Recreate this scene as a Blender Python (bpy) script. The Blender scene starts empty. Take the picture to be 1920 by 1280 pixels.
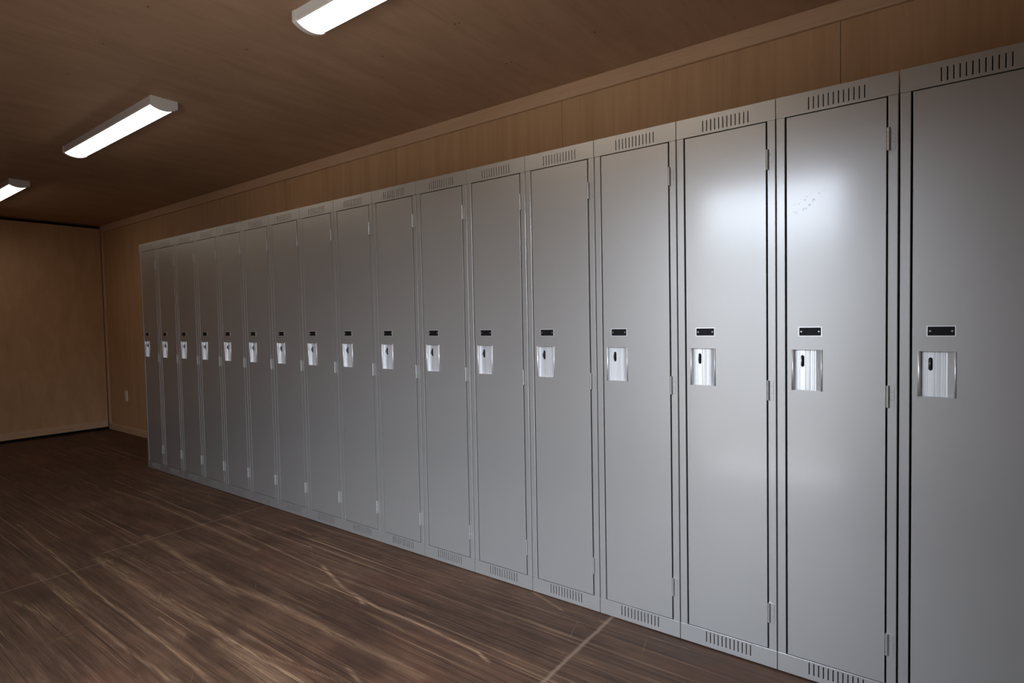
import bpy, bmesh, math, random
import numpy as np
from mathutils import Matrix, Vector
random.seed(7)
sc = bpy.context.scene
COL = sc.collection

# ---------------------------------------------------------------- dimensions (metres)
PITCH = 0.3216          # locker pitch
LH = 1.8306             # locker height
LD = 0.457              # locker depth
Y0 = 0.08979 + 16 * PITCH   # far end of the row
N_LOCK = 17
XR, XL = 0.5325, -2.45      # right / left wall inner faces
YF, YB = 7.642, -2.6        # far / rear wall
ZC = 2.3134                 # ceiling

# ---------------------------------------------------------------- helpers
def link(name, me, mats, parent=None, loc=None):
    o = bpy.data.objects.new(name, me)
    COL.objects.link(o)
    for m in (mats if isinstance(mats, (list, tuple)) else [mats]):
        me.materials.append(m)
    if parent is not None: o.parent = parent
    if loc is not None: o.location = loc
    return o

class MB:
    """collects faces of one mesh"""
    def __init__(s): s.v = []; s.f = []; s.m = []; s.sm = []; s.idx = {}
    def vert(s, p):
        k = (round(p[0], 6), round(p[1], 6), round(p[2], 6))
        if k not in s.idx:
            s.idx[k] = len(s.v); s.v.append(k)
        return s.idx[k]
    def face(s, pts, m=0, smooth=False):
        ids = [s.vert(p) for p in pts]
        if len(set(ids)) < 3: return
        s.f.append(ids); s.m.append(m); s.sm.append(smooth)
    def box(s, a, b, m=0):
        x0, y0, z0 = a; x1, y1, z1 = b
        P = [(x0,y0,z0),(x1,y0,z0),(x1,y1,z0),(x0,y1,z0),(x0,y0,z1),(x1,y0,z1),(x1,y1,z1),(x0,y1,z1)]
        base = len(s.v); s.v += P
        for q in ((0,3,2,1),(4,5,6,7),(0,1,5,4),(1,2,6,5),(2,3,7,6),(3,0,4,7)):
            s.f.append([base+i for i in q]); s.m.append(m); s.sm.append(False)
    def cyl(s, c, r, axis, h, n=14, m=0, r2=None, smooth=True):
        """cylinder from c along axis (0,1,2) by h"""
        r2 = r if r2 is None else r2
        u, w = [(1,2),(2,0),(0,1)][axis]
        def ring(rr, t):
            out = []
            for i in range(n):
                a = 2*math.pi*i/n; p = [0,0,0]
                p[axis] = c[axis]+t; p[u] = c[u]+rr*math.cos(a); p[w] = c[w]+rr*math.sin(a); out.append(tuple(p))
            return out
        A = ring(r, 0); B = ring(r2, h)
        base = len(s.v); s.v += A + B
        for i in range(n):
            j = (i+1) % n
            s.f.append([base+i, base+j, base+n+j, base+n+i]); s.m.append(m); s.sm.append(smooth)
        base = len(s.v); s.v += A + B                                # caps keep their own vertices: crisp edge
        s.f.append([base+i for i in range(n)][::-1]); s.m.append(m); s.sm.append(False)
        s.f.append([base+n+i for i in range(n)]); s.m.append(m); s.sm.append(False)
    def sheet(s, xs, zs, solid, y0, y1, m=0):
        """sheet in the xz plane between y0 (front) and y1 (back) on a grid of cells; solid(xmid, zmid) tells which cells exist"""
        nx, nz = len(xs)-1, len(zs)-1
        S = [[solid((xs[i]+xs[i+1])/2, (zs[k]+zs[k+1])/2) for k in range(nz)] for i in range(nx)]
        g = lambda i, k: 0 <= i < nx and 0 <= k < nz and S[i][k]
        for i in range(nx):
            for k in range(nz):
                if not S[i][k]: continue
                a, b, c, d = xs[i], xs[i+1], zs[k], zs[k+1]
                s.face([(a,y0,c),(b,y0,c),(b,y0,d),(a,y0,d)], m)
                s.face([(a,y1,d),(b,y1,d),(b,y1,c),(a,y1,c)], m)
                if not g(i-1,k): s.face([(a,y0,c),(a,y0,d),(a,y1,d),(a,y1,c)], m)
                if not g(i+1,k): s.face([(b,y0,d),(b,y0,c),(b,y1,c),(b,y1,d)], m)
                if not g(i,k-1): s.face([(b,y0,c),(a,y0,c),(a,y1,c),(b,y1,c)], m)
                if not g(i,k+1): s.face([(a,y0,d),(b,y0,d),(b,y1,d),(a,y1,d)], m)
    def mesh(s, name):
        me = bpy.data.meshes.new(name)
        me.from_pydata(s.v, [], s.f)
        me.polygons.foreach_set('material_index', s.m)
        me.polygons.foreach_set('use_smooth', s.sm)
        bm = bmesh.new(); bm.from_mesh(me)
        bmesh.ops.recalc_face_normals(bm, faces=bm.faces)
        bm.to_mesh(me); bm.free()
        me.update()
        return me
    def build(s, name, mats, parent=None, loc=None, bevel=0, seg=2, ang=40):
        o = link(name, s.mesh(name), mats, parent, loc)
        if bevel:
            b = o.modifiers.new('edge', 'BEVEL'); b.width = bevel; b.segments = seg
            b.limit_method = 'ANGLE'; b.angle_limit = math.radians(ang); b.harden_normals = False
        return o

def thing(name, label, cat, loc=(0,0,0), rotz=0, group=None):
    o = bpy.data.objects.new(name, None); COL.objects.link(o)
    o.empty_display_size = 0.1
    o.location = loc; o.rotation_euler = (0, 0, rotz)
    o['label'] = label; o['category'] = cat
    if group: o['group'] = group
    return o

def structure(o, label=None, cat=None):
    o['kind'] = 'structure'
    if label: o['label'] = label
    if cat: o['category'] = cat
    return o

# ---------------------------------------------------------------- material helpers
class NT:
    def __init__(s, name):
        s.mat = bpy.data.materials.new(name); s.mat.use_nodes = True
        s.nt = s.mat.node_tree; s.nt.nodes.clear()
        s.out = s.nt.nodes.new('ShaderNodeOutputMaterial')
    def n(s, t, **kw):
        x = s.nt.nodes.new(t)
        for k, v in kw.items(): setattr(x, k, v)
        return x
    def l(s, a, b): s.nt.links.new(a, b)
    def val(s, sock, v):
        if isinstance(v, bpy.types.NodeSocket): s.l(v, sock)
        else: sock.default_value = v
    def math(s, op, a, b=0.0, c=None, clamp=False):
        x = s.n('ShaderNodeMath', operation=op, use_clamp=clamp)
        s.val(x.inputs[0], a); s.val(x.inputs[1], b)
        if c is not None: s.val(x.inputs[2], c)
        return x.outputs[0]
    def coords(s):
        if not hasattr(s, '_co'): s._co = s.n('ShaderNodeTexCoord').outputs['Object']
        return s._co
    def xyz(s):
        if not hasattr(s, '_xyz'):
            x = s.n('ShaderNodeSeparateXYZ'); s.l(s.coords(), x.inputs[0]); s._xyz = x.outputs
        return s._xyz
    def noise(s, scale, detail=4, rough=0.55, dist=0.0, vec=(1,1,1), off=(0,0,0)):
        mp = s.n('ShaderNodeMapping'); mp.inputs['Scale'].default_value = vec; mp.inputs['Location'].default_value = off
        s.l(s.coords(), mp.inputs['Vector'])
        t = s.n('ShaderNodeTexNoise'); t.inputs['Scale'].default_value = scale; t.inputs['Detail'].default_value = detail
        t.inputs['Roughness'].default_value = rough; t.inputs['Distortion'].default_value = dist
        s.l(mp.outputs[0], t.inputs['Vector'])
        return t.outputs['Fac']
    def ramp(s, fac, stops, interp='LINEAR'):
        r = s.n('ShaderNodeValToRGB'); r.color_ramp.interpolation = interp
        e = r.color_ramp.elements
        while len(e) < len(stops): e.new(0.5)
        for i, (p, c) in enumerate(stops):
            e[i].position = p; e[i].color = (*c, 1) if isinstance(c, tuple) else (c, c, c, 1)
        s.val(r.inputs[0], fac)
        return r.outputs[0]
    def mix(s, fac, a, b, mode='MIX'):
        m = s.n('ShaderNodeMix', data_type='RGBA', blend_type=mode)
        s.val(m.inputs[0], fac); 
        for sock, v in ((m.inputs[6], a), (m.inputs[7], b)):
            s.val(sock, (*v, 1) if isinstance(v, tuple) else v)
        return m.outputs[2]
    def bsdf(s, color, rough=0.5, metal=0.0, spec=0.5, coat=0.0, bump=None, bumpd=0.001, bumps=0.3, **kw):
        p = s.n('ShaderNodeBsdfPrincipled')
        s.val(p.inputs['Base Color'], (*color, 1) if isinstance(color, tuple) else color)
        s.val(p.inputs['Roughness'], rough); p.inputs['Metallic'].default_value = metal
        p.inputs['Specular IOR Level'].default_value = spec
        if coat: p.inputs['Coat Weight'].default_value = coat; p.inputs['Coat Roughness'].default_value = kw.get('coat_rough', .1)
        if bump is not None:
            b = s.n('ShaderNodeBump'); b.inputs['Strength'].default_value = bumps; b.inputs['Distance'].default_value = bumpd
            s.l(bump, b.inputs['Height']); s.l(b.outputs[0], p.inputs['Normal'])
        s.l(p.outputs[0], s.out.inputs[0])
        return p

def simple(name, color, rough=0.5, metal=0.0, spec=0.5):
    t = NT(name); t.bsdf(color, rough, metal, spec); return t.mat

# locker enamel
def m_paint():
    t = NT('grey_enamel')
    n = t.noise(3.0, 3, .5)
    c = t.ramp(n, [(.3, PAINT_A), (.7, PAINT_B)])
    fine = t.noise(420, 2, .6)
    t.bsdf(c, PAINT_ROUGH, PAINT_METAL, PAINT_SPEC, coat=COAT, coat_rough=COAT_R, bump=fine, bumpd=.0003, bumps=.08)
    return t.mat

def m_scuffed():
    """the same enamel with a few faint scuffs (one worn door)"""
    t = NT('grey_enamel_scuffed')
    n = t.noise(3.0, 3, .5)
    c = t.ramp(n, [(.3, PAINT_A), (.7, PAINT_B)])
    X, Y, Z = t.xyz()
    dx = t.math('SUBTRACT', X, .06); dz = t.math('SUBTRACT', Z, 1.50)
    u = t.math('ADD', t.math('MULTIPLY', dx, .80), t.math('MULTIPLY', dz, .60))
    v = t.math('SUBTRACT', t.math('MULTIPLY', dz, .80), t.math('MULTIPLY', dx, .60))
    d = t.math('ADD', t.math('POWER', t.math('DIVIDE', u, .06), 2.0), t.math('POWER', t.math('DIVIDE', v, .028), 2.0))
    m1 = t.math('SUBTRACT', 1.0, d, clamp=True)
    sc_ = t.noise(60, 3, .6, vec=(1, 1, 1), off=(.3, 0, .2))
    m2 = t.math('MULTIPLY', t.math('GREATER_THAN', sc_, .60), m1, clamp=True)
    c = t.mix(t.math('MULTIPLY', m2, .5), c, (.17, .165, .16))
    r = t.math('ADD', PAINT_ROUGH, t.math('MULTIPLY', m2, .15))
    fine = t.noise(420, 2, .6)
    t.bsdf(c, r, PAINT_METAL, PAINT_SPEC, coat=COAT, coat_rough=COAT_R, bump=fine, bumpd=.0003, bumps=.08)
    return t.mat

def m_alu():
    t = NT('brushed_aluminium')
    n = t.noise(1, 3, .6, vec=(900, 900, 3))
    c = t.ramp(n, [(.3, ALU_A), (.7, ALU_B)])
    t.bsdf(c, .42, .75, .5)
    return t.mat

def plywood(name, grain, dark, light, seam_axis=None, seam0=0, seam_step=1.2192, seam_w=.0015, rough=.55, blot=1.0, grainy=1.0):
    t = NT(name)
    vec = [2+7*grainy]*3; vec[grain] = .55 + (1-grainy)*1.2
    g1 = t.noise(2.2, 5, .62, dist=.35, vec=vec)
    vec2 = [70, 70, 70]; vec2[grain] = 2.0
    g2 = t.noise(1.0, 4, .6, dist=.1, vec=vec2)
    big = t.noise(1.1, 3, .55, off=(3, 5, 1))
    f = t.math('ADD', t.math('MULTIPLY', g1, .55), t.math('ADD', t.math('MULTIPLY', g2, .2*grainy), t.math('ADD', t.math('MULTIPLY', big, .25 * blot), .2*(1-grainy)*.5)))
    c = t.ramp(f, [(.34, dark), (.66, light)])
    fl = t.noise(1.0, 3, .7, vec=[60 if i != grain else 6 for i in range(3)], off=(1, 2, 3))
    c = t.mix(t.math('MULTIPLY', t.ramp(fl, [(.60, 0.0), (.72, 1.0)]), .22), c, tuple(x * .55 for x in dark))
    if seam_axis is not None:
        s_ = t.xyz()[seam_axis]
        q = t.math('DIVIDE', t.math('SUBTRACT', s_, seam0), seam_step)
        fr = t.math('ABSOLUTE', t.math('SUBTRACT', q, t.math('ROUND', q)))
        m = t.math('LESS_THAN', fr, seam_w / seam_step)
        c = t.mix(t.math('MULTIPLY', m, .75), c, (.03, .018, .01))
    t.bsdf(c, rough, 0, .35, bump=g2, bumpd=.0008, bumps=.15)
    return t.mat
# ---------------------------------------------------------------- look
PAINT_A, PAINT_B, PAINT_ROUGH, PAINT_SPEC = (.43, .424, .412), (.45, .444, .432), .43, .5
PAINT_METAL, COAT, COAT_R = .66, 1.0, .15
ALU_A, ALU_B = (.80, .81, .82), (.92, .93, .94)
FL_DARK, FL_MID, FL_LIGHT, FL_PALE = (.024, .0115, .007), (.066, .034, .020), (.118, .064, .038), (.30, .185, .108)
FL_RED, FL_STAIN, FL_GOUGE, FL_DUST = (.13, .048, .028), (.026, .012, .008), (.32, .20, .125), (.25, .175, .125)
FLR = (.5, .65)
W_DARK, W_LIGHT = (.41, .243, .128), (.54, .338, .19)
C_DARK, C_LIGHT = (.35, .215, .13), (.48, .31, .20)
T_DARK, T_LIGHT = (.47, .30, .19), (.59, .39, .25)
HOUSING = (.72, .70, .68)
LAMP_COL, LAMP_STR = (1, .87, .72), 11
SKY = [(-1, (.10, .10, .095)), (-.24, (.13, .13, .125)), (-.20, (.03, .03, .03)), (.10, (.03, .03, .03)), (.16, (.585, .66, .77)), (1, (.82, .91, 1.02))]
SKY_STR = 28.0
SKY_SIDE = (2.1, 0.0)
EXPO = 0.0
WIN = (.50, 1.50, 0, 2.14)
LX, LW, LLEN, LSAG = -.634, .122, 1.31, .015
LIGHT_Y = (1.268, 3.812, 6.35)
CEIL_DOTS = [(-1.036, 2.302), (-1.033, 2.739), (-.647, 2.339), (-.105, 2.114), (-.651, 2.781), (-.251, 1.520), (-.247, 1.501), (-.249, 1.946), (.150, 1.570), (.154, 1.548), (.149, 1.122), (.152, 1.993), (-1.029, 3.180)]
DOOR_TILT = [random.uniform(-.22, .22) for _ in range(17)]
ORD = ['first', 'second', 'third', 'fourth', 'fifth', 'sixth', 'seventh', 'eighth', 'ninth']
LABELS = []
for i in range(17):
    if i == 0: s = 'tall grey steel locker standing at the far end of the row, by bare plywood'
    elif i <= 8: s = 'tall grey steel locker, %s in the row counted from the far plywood wall' % ORD[i]
    elif i <= 13: s = 'tall grey steel locker, %s in the row counted from its near end' % ORD[16-i]
    elif i == 14: s = 'tall grey steel locker, third from the near end, wide window glare across its door'
    elif i == 15: s = 'tall grey steel locker, second from the near end, its door glare marked by scuffs'
    else: s = 'tall grey steel locker nearest the camera, cut off by the right photo edge'
    LABELS.append(s)
LIGHT=[
([(-0.318,5.023),(-0.334,3.603),(-0.339,3.232),(-0.374,2.575),(-0.381,2.262)],0.008,0.80),
([(-0.426,4.767),(-0.398,4.205),(-0.399,3.644),(-0.421,2.805)],0.020,0.55),
([(-0.250,3.534),(-0.251,2.593)],0.008,0.70),
([(-0.122,2.954),(-0.147,2.746)],0.006,0.70),
([(-0.226,4.879),(-0.080,4.151),(-0.026,3.567)],0.008,0.35),
([(-1.029,4.378),(-1.059,3.480),(-1.086,2.817),(-1.087,2.296),(-1.096,1.889)],0.012,0.75),
([(-0.919,3.349),(-0.920,3.060)],0.010,0.60),
([(-0.945,3.388),(-0.945,2.871),(-0.952,2.567),(-0.939,2.300)],0.030,0.50),
([(-0.666,3.528),(-0.689,3.084),(-0.713,2.788),(-0.725,2.516)],0.030,0.65),
([(-0.725,2.516),(-0.688,2.289),(-0.688,1.759)],0.030,0.55),
([(-0.922,2.604),(-0.912,2.285)],0.006,0.80),
([(-0.939,2.300),(-0.934,1.955),(-0.926,1.644)],0.018,0.85),
([(-0.954,2.104),(-0.976,1.716)],0.050,0.50),
([(-1.014,2.480),(-1.017,2.257)],0.006,0.80),
([(-1.315,3.152),(-1.270,2.830)],0.012,0.45),
([(-1.185,3.133),(-1.185,2.779),(-1.182,2.353),(-1.177,2.005)],0.010,0.60),
([(-1.180,3.411),(-1.163,2.875)],0.030,0.40),
([(-0.928,1.966),(-0.853,1.539)],0.006,0.50),
([(-0.882,2.127),(-0.878,1.780)],0.005,0.55),
([(-0.688,2.181),(-0.696,1.770)],0.010,0.40),
([(-0.819,2.928),(-0.785,2.860),(-0.718,2.795)],0.012,0.40),
([(-0.961,2.310),(-0.917,2.304)],0.012,0.60),
([(-1.185,2.298),(-1.160,1.981)],0.015,0.40),
([(-0.352,2.354),(-0.403,2.198),(-0.443,2.064),(-0.448,1.982),(-0.477,1.889)],0.014,1.00),
([(-0.448,1.982),(-0.464,1.821),(-0.460,1.631),(-0.467,1.448),(-0.478,1.279),(-0.502,1.210)],0.011,1.00),
([(-0.929,1.849),(-0.930,1.638)],0.020,0.60),
([(-0.697,1.863),(-0.683,1.563),(-0.691,1.335)],0.030,0.45),
([(-0.006,1.368),(-0.064,1.189)],0.010,0.80),
([(-0.050,1.020),(-0.044,0.687)],0.007,0.80),
([(-0.112,2.204),(-0.122,2.034),(-0.095,1.665)],0.006,0.40),
([(-0.123,1.705),(-0.113,1.406),(-0.101,1.197)],0.005,0.40),
([(-0.794,1.588),(-0.822,1.484)],0.012,0.60),
([(-0.492,2.410),(-0.506,1.981),(-0.530,1.593)],0.006,0.30),
]
DARK=[
([(-0.759,1.697),(-0.759,1.495)],0.050,0.80),
([(-0.887,2.224),(-0.896,2.126)],0.040,0.70),
([(-1.013,2.209),(-0.992,2.118)],0.035,0.60),
([(-0.740,2.366),(-0.735,2.249)],0.050,0.50),
([(-0.362,3.477),(-0.345,3.343)],0.040,0.60),
([(-0.338,2.987),(-0.329,2.861)],0.040,0.60),
([(-0.549,4.049),(-0.473,3.590)],0.060,0.50),
([(-0.188,2.903),(-0.179,2.748)],0.050,0.60),
([(-0.330,4.953),(-0.321,4.525)],0.040,0.60),
([(-0.388,1.334),(-0.363,1.124)],0.050,0.40),
([(-0.207,2.031),(-0.175,1.860)],0.040,0.50),
([(-1.295,3.295),(-1.224,3.103)],0.080,0.50),
([(-0.648,3.022),(-0.644,2.338)],0.050,0.55),
([(-1.318,2.510),(-1.297,2.331)],0.060,0.40),
]

def m_floor():
    t = NT('worn_plywood_floor')
    X, Y, Z = t.xyz()
    g1 = t.noise(1.0, 6, .65, dist=.25, vec=(48, 1.5, 1))           # long streaks
    g2 = t.noise(1.0, 4, .6, dist=.1, vec=(260, 9, 1), off=(2, 1, 0))  # fine grain
    g3 = t.noise(1.6, 5, .62, dist=.6, off=(5, 2, 0), vec=(1.6, .9, 1))  # blotches
    g4 = t.noise(1.0, 5, .7, dist=.5, vec=(11, 3.2, 1), off=(9, 4, 0))
    f = t.math('ADD', t.math('ADD', t.math('MULTIPLY', g1, .36), t.math('MULTIPLY', g2, .20)), t.math('ADD', t.math('MULTIPLY', g3, .24), t.math('MULTIPLY', g4, .22)))
    c = t.ramp(f, [(.38, FL_DARK), (.50, FL_MID), (.60, FL_LIGHT), (.70, FL_PALE)])
    red = t.ramp(t.noise(.9, 4, .6, vec=(3.0, 1.2, 1), off=(4, 8, 0)), [(.52, 0.0), (.66, 1.0)])
    c = t.mix(t.math('MULTIPLY', red, .35), c, FL_RED)
    # thin worn-through and dirt-filled grain lines
    for vx, vy, off, lo, hi, mo, ml, st, colr in ((85, .55, (7, 3, 0), .60, .68, (1, 6, 0), .42, .65, FL_PALE), (190, 1.1, (2, 9, 0), .61, .70, (8, 2, 0), .44, .5, FL_PALE),
                                          (110, .9, (5, 5, 0), .58, .66, (3, 4, 0), .40, .80, FL_STAIN), (40, .8, (1, 1, 0), .62, .72, (6, 1, 0), .46, .45, FL_PALE)):
        wl = t.ramp(t.noise(1.0, 3, .55, vec=(vx, vy, 1), off=off), [(lo, 0.0), (hi, 1.0)])
        wm = t.ramp(t.noise(1.0, 4, .6, vec=(2.6, .9, 1), off=mo), [(ml, 0.0), (ml+.16, 1.0)])
        c = t.mix(t.math('MULTIPLY', t.math('MULTIPLY', wl, wm), st), c, colr)
    # worn streaks and dark stains of their own shape
    at = t.n('ShaderNodeAttribute', attribute_name='wear')
    sep = t.n('ShaderNodeSeparateColor'); t.l(at.outputs['Color'], sep.inputs[0])
    brk = t.ramp(t.noise(1.0, 4, .65, vec=(170, 6, 1), off=(3, 3, 0)), [(.40, 0.1), (.56, 1.0)])
    c = t.mix(t.math('MULTIPLY', sep.outputs[1], .75), c, FL_STAIN)
    c = t.mix(t.math('MULTIPLY', t.math('MULTIPLY', sep.outputs[0], brk), .85), c, FL_PALE)
    c = t.mix(t.math('MULTIPLY', t.math('MULTIPLY', sep.outputs[2], brk), .9), c, FL_GOUGE)
    # fine random scratches crossing the grain
    for k, (rot, off) in enumerate(((.5, (0, 0, 0)), (-.7, (4, 1, 0)), (1.3, (2, 7, 0)))):
        mp = t.n('ShaderNodeMapping'); mp.inputs['Rotation'].default_value = (0, 0, rot); mp.inputs['Location'].default_value = off
        t.l(t.coords(), mp.inputs['Vector'])
        mp2 = t.n('ShaderNodeMapping'); mp2.inputs['Scale'].default_value = (160, 3.0, 1); t.l(mp.outputs[0], mp2.inputs['Vector'])
        tx = t.n('ShaderNodeTexNoise'); tx.inputs['Scale'].default_value = 1.0; tx.inputs['Detail'].default_value = 2; t.l(mp2.outputs[0], tx.inputs['Vector'])
        c = t.mix(t.math('MULTIPLY', t.ramp(tx.outputs['Fac'], [(.72, 0.0), (.77, 1.0)]), .35), c, FL_PALE)
    # dusty seams between the sheets
    nz = t.math('MULTIPLY', t.math('SUBTRACT', t.noise(14, 3, .6), .5), .02)
    for y_, x0, x1, w, st in ((1.003, -3, .6, .005, .8), (3.44, -.9, .6, .004, .5), (3.30, -3, -.9, .004, .4), (5.88, -3, .6, .004, .3)):
        d = t.math('ABSOLUTE', t.math('SUBTRACT', t.math('ADD', Y, nz), y_))
        m = t.math('SUBTRACT', 1.0, t.math('DIVIDE', d, w * 2.2), clamp=True)
        m = t.math('MULTIPLY', m, t.math('MULTIPLY', t.math('GREATER_THAN', X, x0), t.math('LESS_THAN', X, x1)))
        c = t.mix(t.math('MULTIPLY', m, st), c, FL_DUST)
    r = t.ramp(f, [(.35, FLR[0]), (.7, FLR[1])])
    h = t.math('ADD', t.math('MULTIPLY', g2, .5), t.math('MULTIPLY', f, .5))
    t.bsdf(c, r, 0, .28, bump=h, bumpd=.002, bumps=.35)
    return t.mat

def m_emit():
    t = NT('glowing_diffuser')
    e = t.n('ShaderNodeEmission'); e.inputs[0].default_value = (*LAMP_COL, 1); e.inputs[1].default_value = LAMP_STR
    t.l(e.outputs[0], t.out.inputs[0]); return t.mat

def m_glass():
    t = NT('window_glass')
    tr = t.n('ShaderNodeBsdfTransparent'); tr.inputs[0].default_value = (.93, .95, .95, 1)
    g = t.n('ShaderNodeBsdfGlossy'); g.inputs['Roughness'].default_value = .02
    fr = t.n('ShaderNodeFresnel'); fr.inputs[0].default_value = 1.45
    m = t.n('ShaderNodeMixShader'); t.l(fr.outputs[0], m.inputs[0]); t.l(tr.outputs[0], m.inputs[1]); t.l(g.outputs[0], m.inputs[2])
    t.l(m.outputs[0], t.out.inputs[0]); return t.mat

PAINT = m_paint(); SCUFF = m_scuffed(); ALU = m_alu()
BLACK = simple('black_plate_slot_shade', (.006, .006, .007), .5, 0, .15)
CHROME = simple('nickel_rivet', (.62, .62, .62), .3, .9)
STEEL = simple('dull_steel', (.20, .20, .205), .4, .8)
INSIDE_SHADE = simple('locker_inside_shade', (.03, .03, .03), .7)  # near-black colour carries the shade inside the closed lockers
WHITE = simple('white_housing', HOUSING, .5)
EMIT = m_emit(); GLASS = m_glass()
OUTLET = simple('ivory_plastic', (.72, .66, .56), .4)
SLOT = simple('socket_slot', (.02, .02, .02), .6)
NAIL = simple('nail_hole', (.01, .008, .006), .7)
GAP_SHADE = simple('gap_shade', (.006, .005, .005), .9)
WALL_M = plywood('plywood_wall', 2, W_DARK, W_LIGHT, 1, .297, 1.2192)
FARW_M = plywood('plywood_far_wall', 2, W_DARK, W_LIGHT, grainy=.35)
CEIL_M = plywood('plywood_ceiling', 0, C_DARK, C_LIGHT, 1, 1.535, 1.2192, .0006, grainy=.45)
TRIM_M = plywood('plywood_trim', 1, T_DARK, T_LIGHT)
TRIMX_M = plywood('plywood_trim_far', 0, T_DARK, T_LIGHT)
TRIMZ_M = plywood('plywood_batten', 2, T_DARK, T_LIGHT)
FLOOR_M = m_floor()

# ---------------------------------------------------------------- the room
def floor_mesh():
    xs = np.arange(XL - .1, XR + .1001, .005); ys = np.concatenate([np.arange(YB - .1, .5, .06), np.arange(.5, YF + .12, .02)])
    gx, gy = np.meshgrid(xs, ys); nx, ny = len(xs), len(ys)
    light = np.zeros_like(gx); dark = np.zeros_like(gx); gouge = np.zeros_like(gx)
    rng = np.random.default_rng(3)
    wob = np.interp(gy, np.linspace(-3, 8, 60), rng.normal(0, .0018, 60))
    def seg(a, b):
        ax, ay = a; bx, by = b; dx, dy = bx-ax, by-ay; L2 = dx*dx+dy*dy+1e-9
        tt = np.clip(((gx+wob-ax)*dx + (gy-ay)*dy)/L2, 0, 1)
        return np.hypot(gx+wob-(ax+tt*dx), gy-(ay+tt*dy))
    for pts, w, s in LIGHT:
        d = np.min([seg(pts[i], pts[i+1]) for i in range(len(pts)-1)], axis=0)
        v = s*np.exp(-(d/(w*.55))**2)
        if s >= 1.0: gouge = np.maximum(gouge, np.clip(1.2*np.exp(-(d/(w*.5))**2), 0, 1))
        else: light = np.maximum(light, v)
    for pts, w, s in DARK:
        d = np.min([seg(pts[i], pts[i+1]) for i in range(len(pts)-1)], axis=0)
        dark = np.maximum(dark, s*np.exp(-(d/(w*.8))**2))
    v = np.stack([gx, gy, np.zeros_like(gx)], -1).reshape(-1, 3)
    i = np.arange(nx*ny).reshape(ny, nx)
    f = np.stack([i[:-1,:-1], i[:-1,1:], i[1:,1:], i[1:,:-1]], -1).reshape(-1, 4)
    me = bpy.data.meshes.new('floor')
    me.vertices.add(len(v)); me.vertices.foreach_set('co', v.ravel())
    me.loops.add(f.size); me.loops.foreach_set('vertex_index', f.ravel().astype(np.int32))
    me.polygons.add(len(f)); me.polygons.foreach_set('loop_start', np.arange(0, f.size, 4, dtype=np.int32))
    me.update(calc_edges=True); me.validate()
    ca = me.color_attributes.new('wear', 'FLOAT_COLOR', 'POINT')
    col = np.stack([light, dark, gouge, np.ones_like(light)], -1).reshape(-1)
    ca.data.foreach_set('color', col.astype(np.float32))
    return me
structure(link('floor', floor_mesh(), FLOOR_M))

b = MB(); b.box((XL-.1, YB-.1, ZC), (XR+.1, YF+.1, ZC+.06))
for (x, y) in CEIL_DOTS:
    b.cyl((x, y, ZC+.0005), .0035, 2, -.0010, 8, 1, smooth=False)
structure(b.build('ceiling', [CEIL_M, NAIL]))

b = MB(); b.box((XR, YB-.1, -.02), (XR+.1, YF+.1, ZC)); structure(b.build('wall_right', WALL_M))
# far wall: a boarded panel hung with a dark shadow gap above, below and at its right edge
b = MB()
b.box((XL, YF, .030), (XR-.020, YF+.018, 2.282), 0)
b.box((XL-.1, YF+.06, -.02), (XR, YF+.12, ZC), 1)  # backing slab coloured near-black, painting the shade in the gaps
structure(b.build('wall_far', [FARW_M, GAP_SHADE]))
b = MB(); b.box((XL-.1, YB-.1, -.02), (XR, YB, ZC)); structure(b.build('wall_rear', WALL_M))
WY0, WY1, WZ0, WZ1 = WIN
b = MB()
Z_ = [-.02, -.01, WZ1, ZC]; Y_ = [YB, WY0, WY1, YF+.06]
for i in range(3):
    for k in range(3):
        if i == 1 and k <= 1: continue
        b.box((XL-.1, Y_[i], Z_[k]), (XL, Y_[i+1], Z_[k+1]))
structure(b.build('wall_left', WALL_M))
# open doorway in the left wall: lined frame, threshold, and the door leaf swung back outside
w = thing('door_1', 'open doorway in the plywood wall opposite the lockers', 'door', (XL, (WY0+WY1)/2, 0))
w['kind'] = 'structure'
hw = (WY1-WY0)/2; F = .03
b = MB(); b.box((-.10, -hw, 0), (.0, -hw+F, WZ1)); b.box((-.10, hw-F, 0), (0, hw, WZ1)); b.box((-.10, -hw+F, WZ1-F), (0, hw-F, WZ1))
b.box((0, -hw-.05, 0), (.014, -hw+.012, WZ1+.05)); b.box((0, hw-.012, 0), (.014, hw+.05, WZ1+.05)); b.box((0, -hw+.012, WZ1-.012), (.014, hw-.012, WZ1+.05))
b.build('door_frame', TRIMZ_M, w, bevel=.002)
b = MB(); b.box((-.10, -hw+F, -.02), (0, hw-F, .008)); b.build('threshold', ALU, w, bevel=.002)

# trims
b = MB(); b.box((XR-.018, YB, 2.243), (XR, YF, ZC)); structure(b.build('trim_1', TRIM_M, bevel=.002))
b = MB(); b.box((XR-.014, YB, 0), (XR, YF, .072)); structure(b.build('baseboard_right', TRIM_M, bevel=.004))
b = MB(); b.box((XL, YF-.014, .030), (XR-.024, YF, .105)); structure(b.build('baseboard_far', TRIMX_M, bevel=.003))
b = MB(); b.box((XR-.016, YF-.040, .072), (XR, YF-.004, 2.243)); structure(b.build('trim_2', TRIMZ_M, bevel=.002))

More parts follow.
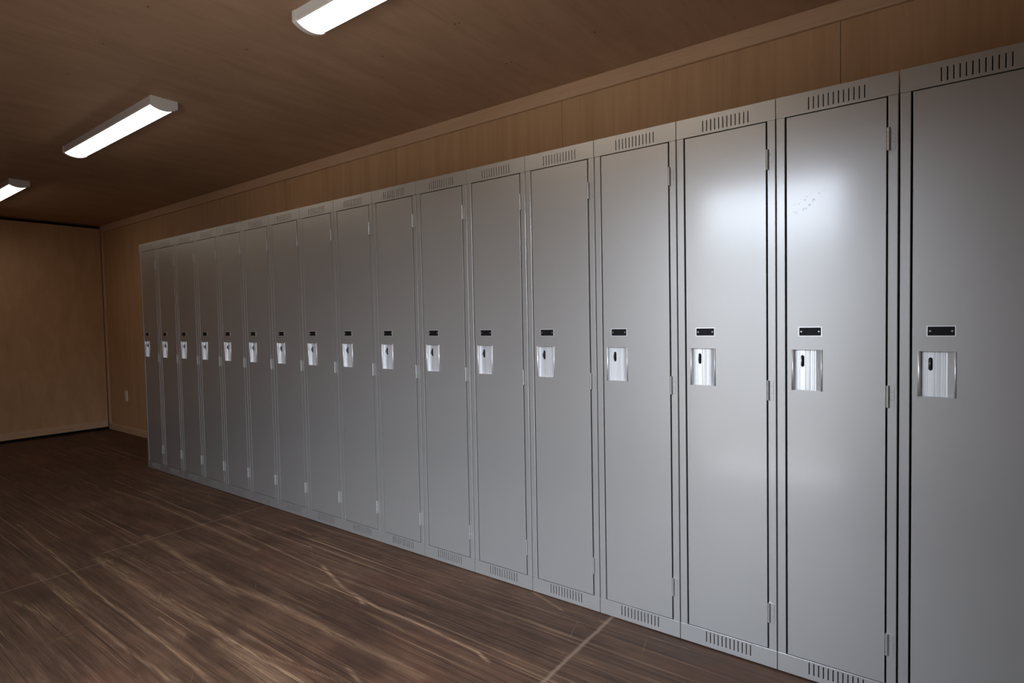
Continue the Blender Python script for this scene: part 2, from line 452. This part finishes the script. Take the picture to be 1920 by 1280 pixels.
# ---------------------------------------------------------------- one locker (local x along the row, y into the locker, z up)
W = PITCH - .0022
def locker():
    root = thing('locker', '', 'locker', (0, 0, 0), -math.pi/2)
    # sheet-metal carcass: sides, back, top, bottom, each folded from thin sheet
    b = MB(); t = .0012
    b.box((0, .0142, .003), (t, LD, LH-.002), 1); b.box((W-t, .0142, .003), (W, LD, LH-.002), 1)
    b.box((t, .021, .0612), (2*t, LD-t, LH-.0032)); b.box((W-2*t, .021, .0612), (W-t, LD-t, LH-.0032))
    b.box((t, LD-t, .003), (W-t, LD, LH-.002), 1)
    b.box((t, .002, LH-.0032), (W-t, LD-t, LH-.002), 1); b.box((t, .016, .060), (W-t, LD-t, .0612))
    b.box((t, .016, 1.50), (W-t, LD-t, 1.5012))                     # hat shelf
    b.build('body', [INSIDE_SHADE, PAINT], root)
    # vented header and base panels with twelve slots each
    def vented(z0, z1, v0, v1):
        xs = [0]; sl = []
        for k in range(12):
            c = .0920 + k*.01325; sl.append((c-.00135, c+.00135)); xs += [c-.00135, c+.00135]
        xs.append(W); zs = [z0, v0, v1, z1]
        m = MB()
        m.sheet(xs, zs, lambda x, z: not (v0 < z < v1 and any(a < x < c for a, c in sl)), 0, .0012)
        m.box((0, .0012, z0), (W, .014, z0+.0012)); m.box((0, .0012, z1-.0012), (W, .014, z1)); m.box((0, .0012, z0+.0012), (.0012, .014, z1-.0012)); m.box((W-.0012, .0012, z0+.0012), (W, .014, z1-.0012))
        return m
    vented(1.7672, LH, 1.7757, 1.8125).build('header_panel', PAINT, root, bevel=.0005)
    vented(.0035, .0625, .0195, .0570).build('base_panel', PAINT, root, bevel=.0005)
    # side stiles
    for x0, x1 in ((.0003, .0252), (.2950, W-.0003)):
        b = MB(); b.box((x0, .0012, .0627), (x1, .020, 1.7670)); b.build('side_stile', PAINT, root, bevel=.0016)
    # door: folded sheet with an opening for the recessed pull
    dx0, dx1, dz0, dz1 = .0300, .2910, .0652, 1.7637
    hx0, hx1, hz0, hz1 = .0436, .1282, .9185, 1.0435
    d = MB(); xs = [0, hx0-dx0, hx1-dx0, dx1-dx0]; zs = [dz0, hz0, hz1, dz1]
    d.sheet(xs, zs, lambda x, z: not (hx0 < x+dx0 < hx1 and hz0 < z < hz1), 0, .0015)
    for a, c in ((0, .0013), (dx1-dx0-.0013, dx1-dx0)): d.box((a, .0012, dz0), (c, .016, dz1))
    for a, c in ((dz0, dz0+.0013), (dz1-.0013, dz1)): d.box((.0013, .0012, a), (dx1-dx0-.0013, .016, c))
    door = d.build('door', PAINT, root, loc=(dx0, .0004, 0), bevel=.0012)
    O = lambda x: x - dx0
    # recessed pull: ribbed extrusion with rounded lips
    b = MB(); prof = []
    n = 7
    for k in range(n):                                             # left lip
        a = math.pi*(1 - k/(n-1)); prof.append((.0459 + .0039*math.cos(a), -.0028*math.sin(a), 1))
    prof += [(.0502, .0120, 0)]
    slot = (.0672, .0772)
    flo = [(.0508, .0122, 0)]
    for c in (.0530, .0548, .0566, .0600, .0645, .0800, .0822, .0870, .0905, .0925, .0945, .1000, .1045, .1065):   # fine grooves
        if c > .078 and flo[-1][0] < .078: flo += [(round(slot[0] + k*.00125, 5), .0122, 0) for k in range(9)]
        flo += [(c-.0006, .0122, 0), (c, .0135, 0), (c+.0006, .0122, 0)]
    flo.append((.1098, .0120, 0))
    prof += flo
    for k in range(5):                                             # ribbed slope
        x_, y_ = .1098 + k*.0029, .0120 - k*.0023
        prof += [(x_ + .0019, y_ - .0018, 0), (x_ + .0024, y_ - .0005, 0), (x_ + .0029, y_ - .0023, 0)]
    for k in range(n):                                             # right lip
        a = math.pi*(1 - k/(n-1)); prof.append((.1267 + .0029*math.cos(a), -.0028*math.sin(a), 1))
    z0, z1 = .9172, 1.0448; sz0, sz1 = .9900, 1.0265
    for (xa, ya, sa), (xb, yb, sb) in zip(prof[:-1], prof[1:]):
        xm = (xa+xb)/2
        smooth = bool(sa and sb)
        if slot[0] < xm < slot[1] and ya > .01:
            r = (slot[1]-slot[0])/2; cx = (slot[0]+slot[1])/2
            def zz(x): return r - math.sqrt(max(0, r*r - (x-cx)**2))
            b.face([(O(xa), ya, z0), (O(xb), yb, z0), (O(xb), yb, sz0+zz(xb)), (O(xa), ya, sz0+zz(xa))], 0)
            b.face([(O(xa), ya, sz1-zz(xa)), (O(xb), yb, sz1-zz(xb)), (O(xb), yb, z1), (O(xa), ya, z1)], 0)
            for za, zb in ((sz0+zz(xa), sz0+zz(xb)), (sz1-zz(xa), sz1-zz(xb))):
                b.face([(O(xa), ya, za), (O(xb), yb, zb), (O(xb), yb+.006, zb), (O(xa), ya+.006, za)], 1)
        else:
            b.face([(O(xa), ya, z0), (O(xb), yb, z0), (O(xb), yb, z1), (O(xa), ya, z1)], 0, smooth)
    for z in (z0, z1):                                             # end caps
        b.face([(O(x), y, z) for x, y, s_ in prof if y >= -1e-6] , 0)
        b.face([(O(x), y, z) for x, y, s_ in prof[:n]], 0); b.face([(O(x), y, z) for x, y, s_ in prof[-n:]], 0)
    b.box((O(.0640), .0150, .985), (O(.0805), .024, 1.032), 1)  # black block, like the slot's rim, paints the shade inside the slot
    pull = b.build('recessed_pull', [ALU, BLACK], door)
    # hasp eye showing through the slot
    b = MB(); cz, R_, x0, x1 = 1.0085, .0135, O(.0692), O(.0718)
    pts = [(R_*math.cos(a), R_*math.sin(a)) for a in [math.pi*(-.5 + k/10) for k in range(11)]]
    pts = [(.0150 - .0125*p/R_, cz+q) for p, q in pts]
    b.face([(x0, y, z) for y, z in pts]); b.face([(x1, y, z) for y, z in pts])
    for k in range(len(pts)):
        (ya, za), (yb, zb) = pts[k], pts[(k+1) % len(pts)]
        b.face([(x0, ya, za), (x1, ya, za), (x1, yb, zb), (x0, yb, zb)])
    b.build('hasp', STEEL, door)
    # black number plate in a thin bright edge, two rivets
    b = MB(); px0, px1, pz0, pz1 = .0650, .1252, 1.0878, 1.1128
    b.box((O(px0-.0022), -.0009, pz0-.0022), (O(px1+.0022), 0, pz1+.0022), 1)
    b.box((O(px0), -.0013, pz0), (O(px1), -.0004, pz1), 0)
    b.build('number_plate', [BLACK, ALU], door)
    for x in (px0+.0058, px1-.0058):
        b = MB(); b.cyl((O(x), -.0010, 1.1005), .0030, 1, -.0012, 12, 0, .0020); b.build('rivet', CHROME, door)
    # three hinges on the right edge
    for z in (1.6130, .8802, .1532):
        b = MB(); hx = .2962; k = 5; hgt = .064
        for q in range(k):
            b.cyl((hx, -.0030, z + q*hgt/k + .0003), .0046, 2, hgt/k - .0006, 14)
        b.cyl((hx, -.0030, z), .0030, 2, hgt, 8)
        b.box((hx, -.0004, z+.001), (hx+.0155, .0014, z+hgt-.001))
        for q in (.022, .045): b.cyl((hx+.0105, -.0003, z+q), .0022, 1, -.0008, 8, 0, .0012)
        b.build('hinge', PAINT, root)
    return root

def children(o): return [c for c in bpy.data.objects if c.parent == o]
def dup(o, parent=None):
    c = o.copy(); COL.objects.link(c)
    if parent is not None: c.parent = parent
    for ch in CH[o.name]: dup(ch, c)
    return c
proto = locker()
CH = {}
def index(o):
    CH[o.name] = children(o)
    for ch in CH[o.name]: index(ch)
index(proto)
lockers = []
for i in range(N_LOCK):
    o = proto if i == 0 else dup(proto)
    o.location = (0, Y0 - i*PITCH - .0011 - (.0016 if i == 16 else 0), 0)
    o['label'] = LABELS[i]; o['group'] = 'grey lockers standing in one row along the plywood wall'
    lockers.append(o)
bpy.context.view_layer.update()
for i, o in enumerate(lockers):
    for ch in o.children:
        if ch.name.split('.')[0] == 'door':
            a = math.radians(DOOR_TILT[i])
            # turn the door a hair about its hinge edge
            hx = .2910; M = Matrix.Translation((hx, 0, 0)) @ Matrix.Rotation(a, 4, 'Z') @ Matrix.Translation((-hx, 0, 0))
            L = M @ Matrix.Translation((.0300, .0004, 0))
            ch.location = L.to_translation(); ch.rotation_euler = (0, 0, a)
            if i == 15:
                ch.data = ch.data.copy(); ch.data.materials[0] = SCUFF

# ---------------------------------------------------------------- ceiling strip lights
LABL = ['white strip light nearest the camera, cut off by the photo top',
        'white strip light on the ceiling, middle one, whole length in view',
        'white strip light on the ceiling closest to the far plywood wall']
def strip_light():
    root = thing('strip_light', '', 'ceiling light', (0, 0, 0))
    hw, L = LW/2, LLEN/2; zl = -.040
    b = MB()                                                       # housing: tray with flared sides
    P = [(-hw, 0), (-hw, zl+.004), (-hw+.004, zl), (hw-.004, zl), (hw, zl+.004), (hw, 0)]
    for (xa, za), (xb, zb) in zip(P, P[1:]+P[:1]):
        b.face([(xa, -L, za), (xb, -L, zb), (xb, L, zb), (xa, L, za)])
    b.face([(x, -L, z) for x, z in P]); b.face([(x, L, z) for x, z in P])
    b.build('housing', WHITE, root)
    n = 10; arc = []
    for k in range(n+1):                                           # curved diffuser
        u = -1 + 2*k/n; arc.append(((hw-.006)*u, zl - .001 - LSAG*(1-u*u)))
    b = MB(); e = L-.022
    for (xa, za), (xb, zb) in zip(arc[:-1], arc[1:]):
        b.face([(xa, -e, za), (xb, -e, zb), (xb, e, zb), (xa, e, za)], 0, True)
    for y in (-e, e): b.face([(x, y, z) for x, z in arc])
    b.face([(arc[0][0], -e, arc[0][1]), (arc[-1][0], -e, arc[-1][1]), (arc[-1][0], e, arc[-1][1]), (arc[0][0], e, arc[0][1])])
    b.build('diffuser', EMIT, root)
    for s in (-1, 1):                                              # end caps follow the diffuser
        cap = [(-hw-.004, 0), (-hw-.004, zl+.002)] + [(x*1.06, z-.004) for x, z in arc] + [(hw+.004, zl+.002), (hw+.004, 0)]
        y0, y1 = s*(L-.020), s*(L+.004); b = MB()
        b.face([(x, y0, z) for x, z in cap]); b.face([(x, y1, z) for x, z in cap])
        for (xa, za), (xb, zb) in zip(cap, cap[1:]+cap[:1]):
            b.face([(xa, y0, za), (xb, y0, zb), (xb, y1, zb), (xa, y1, za)])
        b.build('end_cap', WHITE, root, bevel=.003)
    return root
lp = strip_light(); index(lp)
for k, y in enumerate(LIGHT_Y):
    o = lp if k == 0 else dup(lp)
    o.location = (LX, y, ZC); o['label'] = LABL[k]; o['group'] = 'white strip lights in a line on the ceiling'

# ---------------------------------------------------------------- wall outlet
r = thing('wall_outlet', 'pale wall outlet low on the plywood wall past the far lockers', 'outlet', (XR, 7.135, .410))
b = MB(); b.box((-.006, -.036, -.058), (0, .036, .058)); b.build('cover_plate', OUTLET, r, bevel=.003)
for z in (-.021, .021):
    b = MB(); b.box((-.0085, -.017, z-.014), (-.004, .017, z+.014), 0)
    b.box((-.0090, -.008, z-.003), (-.0080, -.0055, z+.006), 1); b.box((-.0090, .0055, z-.003), (-.0080, .008, z+.006), 1)
    b.build('socket', [OUTLET, SLOT], r)
b = MB(); b.cyl((-.0055, 0, 0), .003, 0, -.0015, 10); b.build('screw', CHROME, r)

# ---------------------------------------------------------------- daylight
wd = bpy.data.worlds.new('overcast'); sc.world = wd; wd.use_nodes = True
nt = wd.node_tree; nt.nodes.clear()
out = nt.nodes.new('ShaderNodeOutputWorld'); bg = nt.nodes.new('ShaderNodeBackground')
tc = nt.nodes.new('ShaderNodeTexCoord'); sp = nt.nodes.new('ShaderNodeSeparateXYZ'); nt.links.new(tc.outputs['Generated'], sp.inputs[0])
rp = nt.nodes.new('ShaderNodeValToRGB'); mr = nt.nodes.new('ShaderNodeMapRange')
mr.inputs[1].default_value = -1; mr.inputs[2].default_value = 1; nt.links.new(sp.outputs[2], mr.inputs[0]); nt.links.new(mr.outputs[0], rp.inputs[0])
e = rp.color_ramp.elements
while len(e) < len(SKY): e.new(.5)
for i, (p, c) in enumerate(SKY): e[i].position = (p+1)/2; e[i].color = (*c, 1)
mr2 = nt.nodes.new('ShaderNodeMapRange'); mr2.inputs[1].default_value = -1; mr2.inputs[2].default_value = 1     # brighter side of the overcast sky
mr2.inputs[3].default_value = SKY_STR*SKY_SIDE[0]; mr2.inputs[4].default_value = SKY_STR*SKY_SIDE[1]
nt.links.new(sp.outputs[1], mr2.inputs[0]); nt.links.new(mr2.outputs[0], bg.inputs[1])
nt.links.new(rp.outputs[0], bg.inputs[0])
nt.links.new(bg.outputs[0], out.inputs[0])
pl = bpy.data.lights.new('window_daylight', 'AREA'); pl.shape = 'RECTANGLE'
pl.size = WZ1-WZ0; pl.size_y = WY1-WY0; pl.cycles.is_portal = True
po = bpy.data.objects.new('window_daylight', pl); COL.objects.link(po)
po.location = (XL-.12, (WY0+WY1)/2, (WZ0+WZ1)/2); po.rotation_euler = (0, -math.pi/2, 0)

# ---------------------------------------------------------------- camera
yaw, pit, rol, f = 0.93144, -0.03625, -0.01975, 1073.797
fw = Vector((math.sin(yaw)*math.cos(pit), math.cos(yaw)*math.cos(pit), math.sin(pit)))
rt = Vector((math.cos(yaw), -math.sin(yaw), 0)); up = rt.cross(fw)
r2 = rt*math.cos(rol)+up*math.sin(rol); u2 = up*math.cos(rol)-rt*math.sin(rol)
cd = bpy.data.cameras.new('camera'); cam = bpy.data.objects.new('camera', cd); COL.objects.link(cam)
cd.sensor_width = 36; cd.lens = f*36/1920; cd.clip_start = .05
cam.matrix_world = Matrix(((r2.x, u2.x, -fw.x, -1.96266), (r2.y, u2.y, -fw.y, 0), (r2.z, u2.z, -fw.z, 1.15192), (0, 0, 0, 1)))
sc.camera = cam

vs = sc.view_settings
sc.display_settings.display_device = 'sRGB'
vs.view_transform = 'Standard'; vs.look = 'None'; vs.gamma = 1; vs.use_curve_mapping = False; vs.exposure = EXPO
sc.cycles.use_denoising = True
try: sc.cycles.denoiser = 'OPENIMAGEDENOISE'
except Exception: pass
sc.cycles.max_bounces = 10; sc.cycles.diffuse_bounces = 6; sc.cycles.glossy_bounces = 5
sc.cycles.sample_clamp_indirect = 8
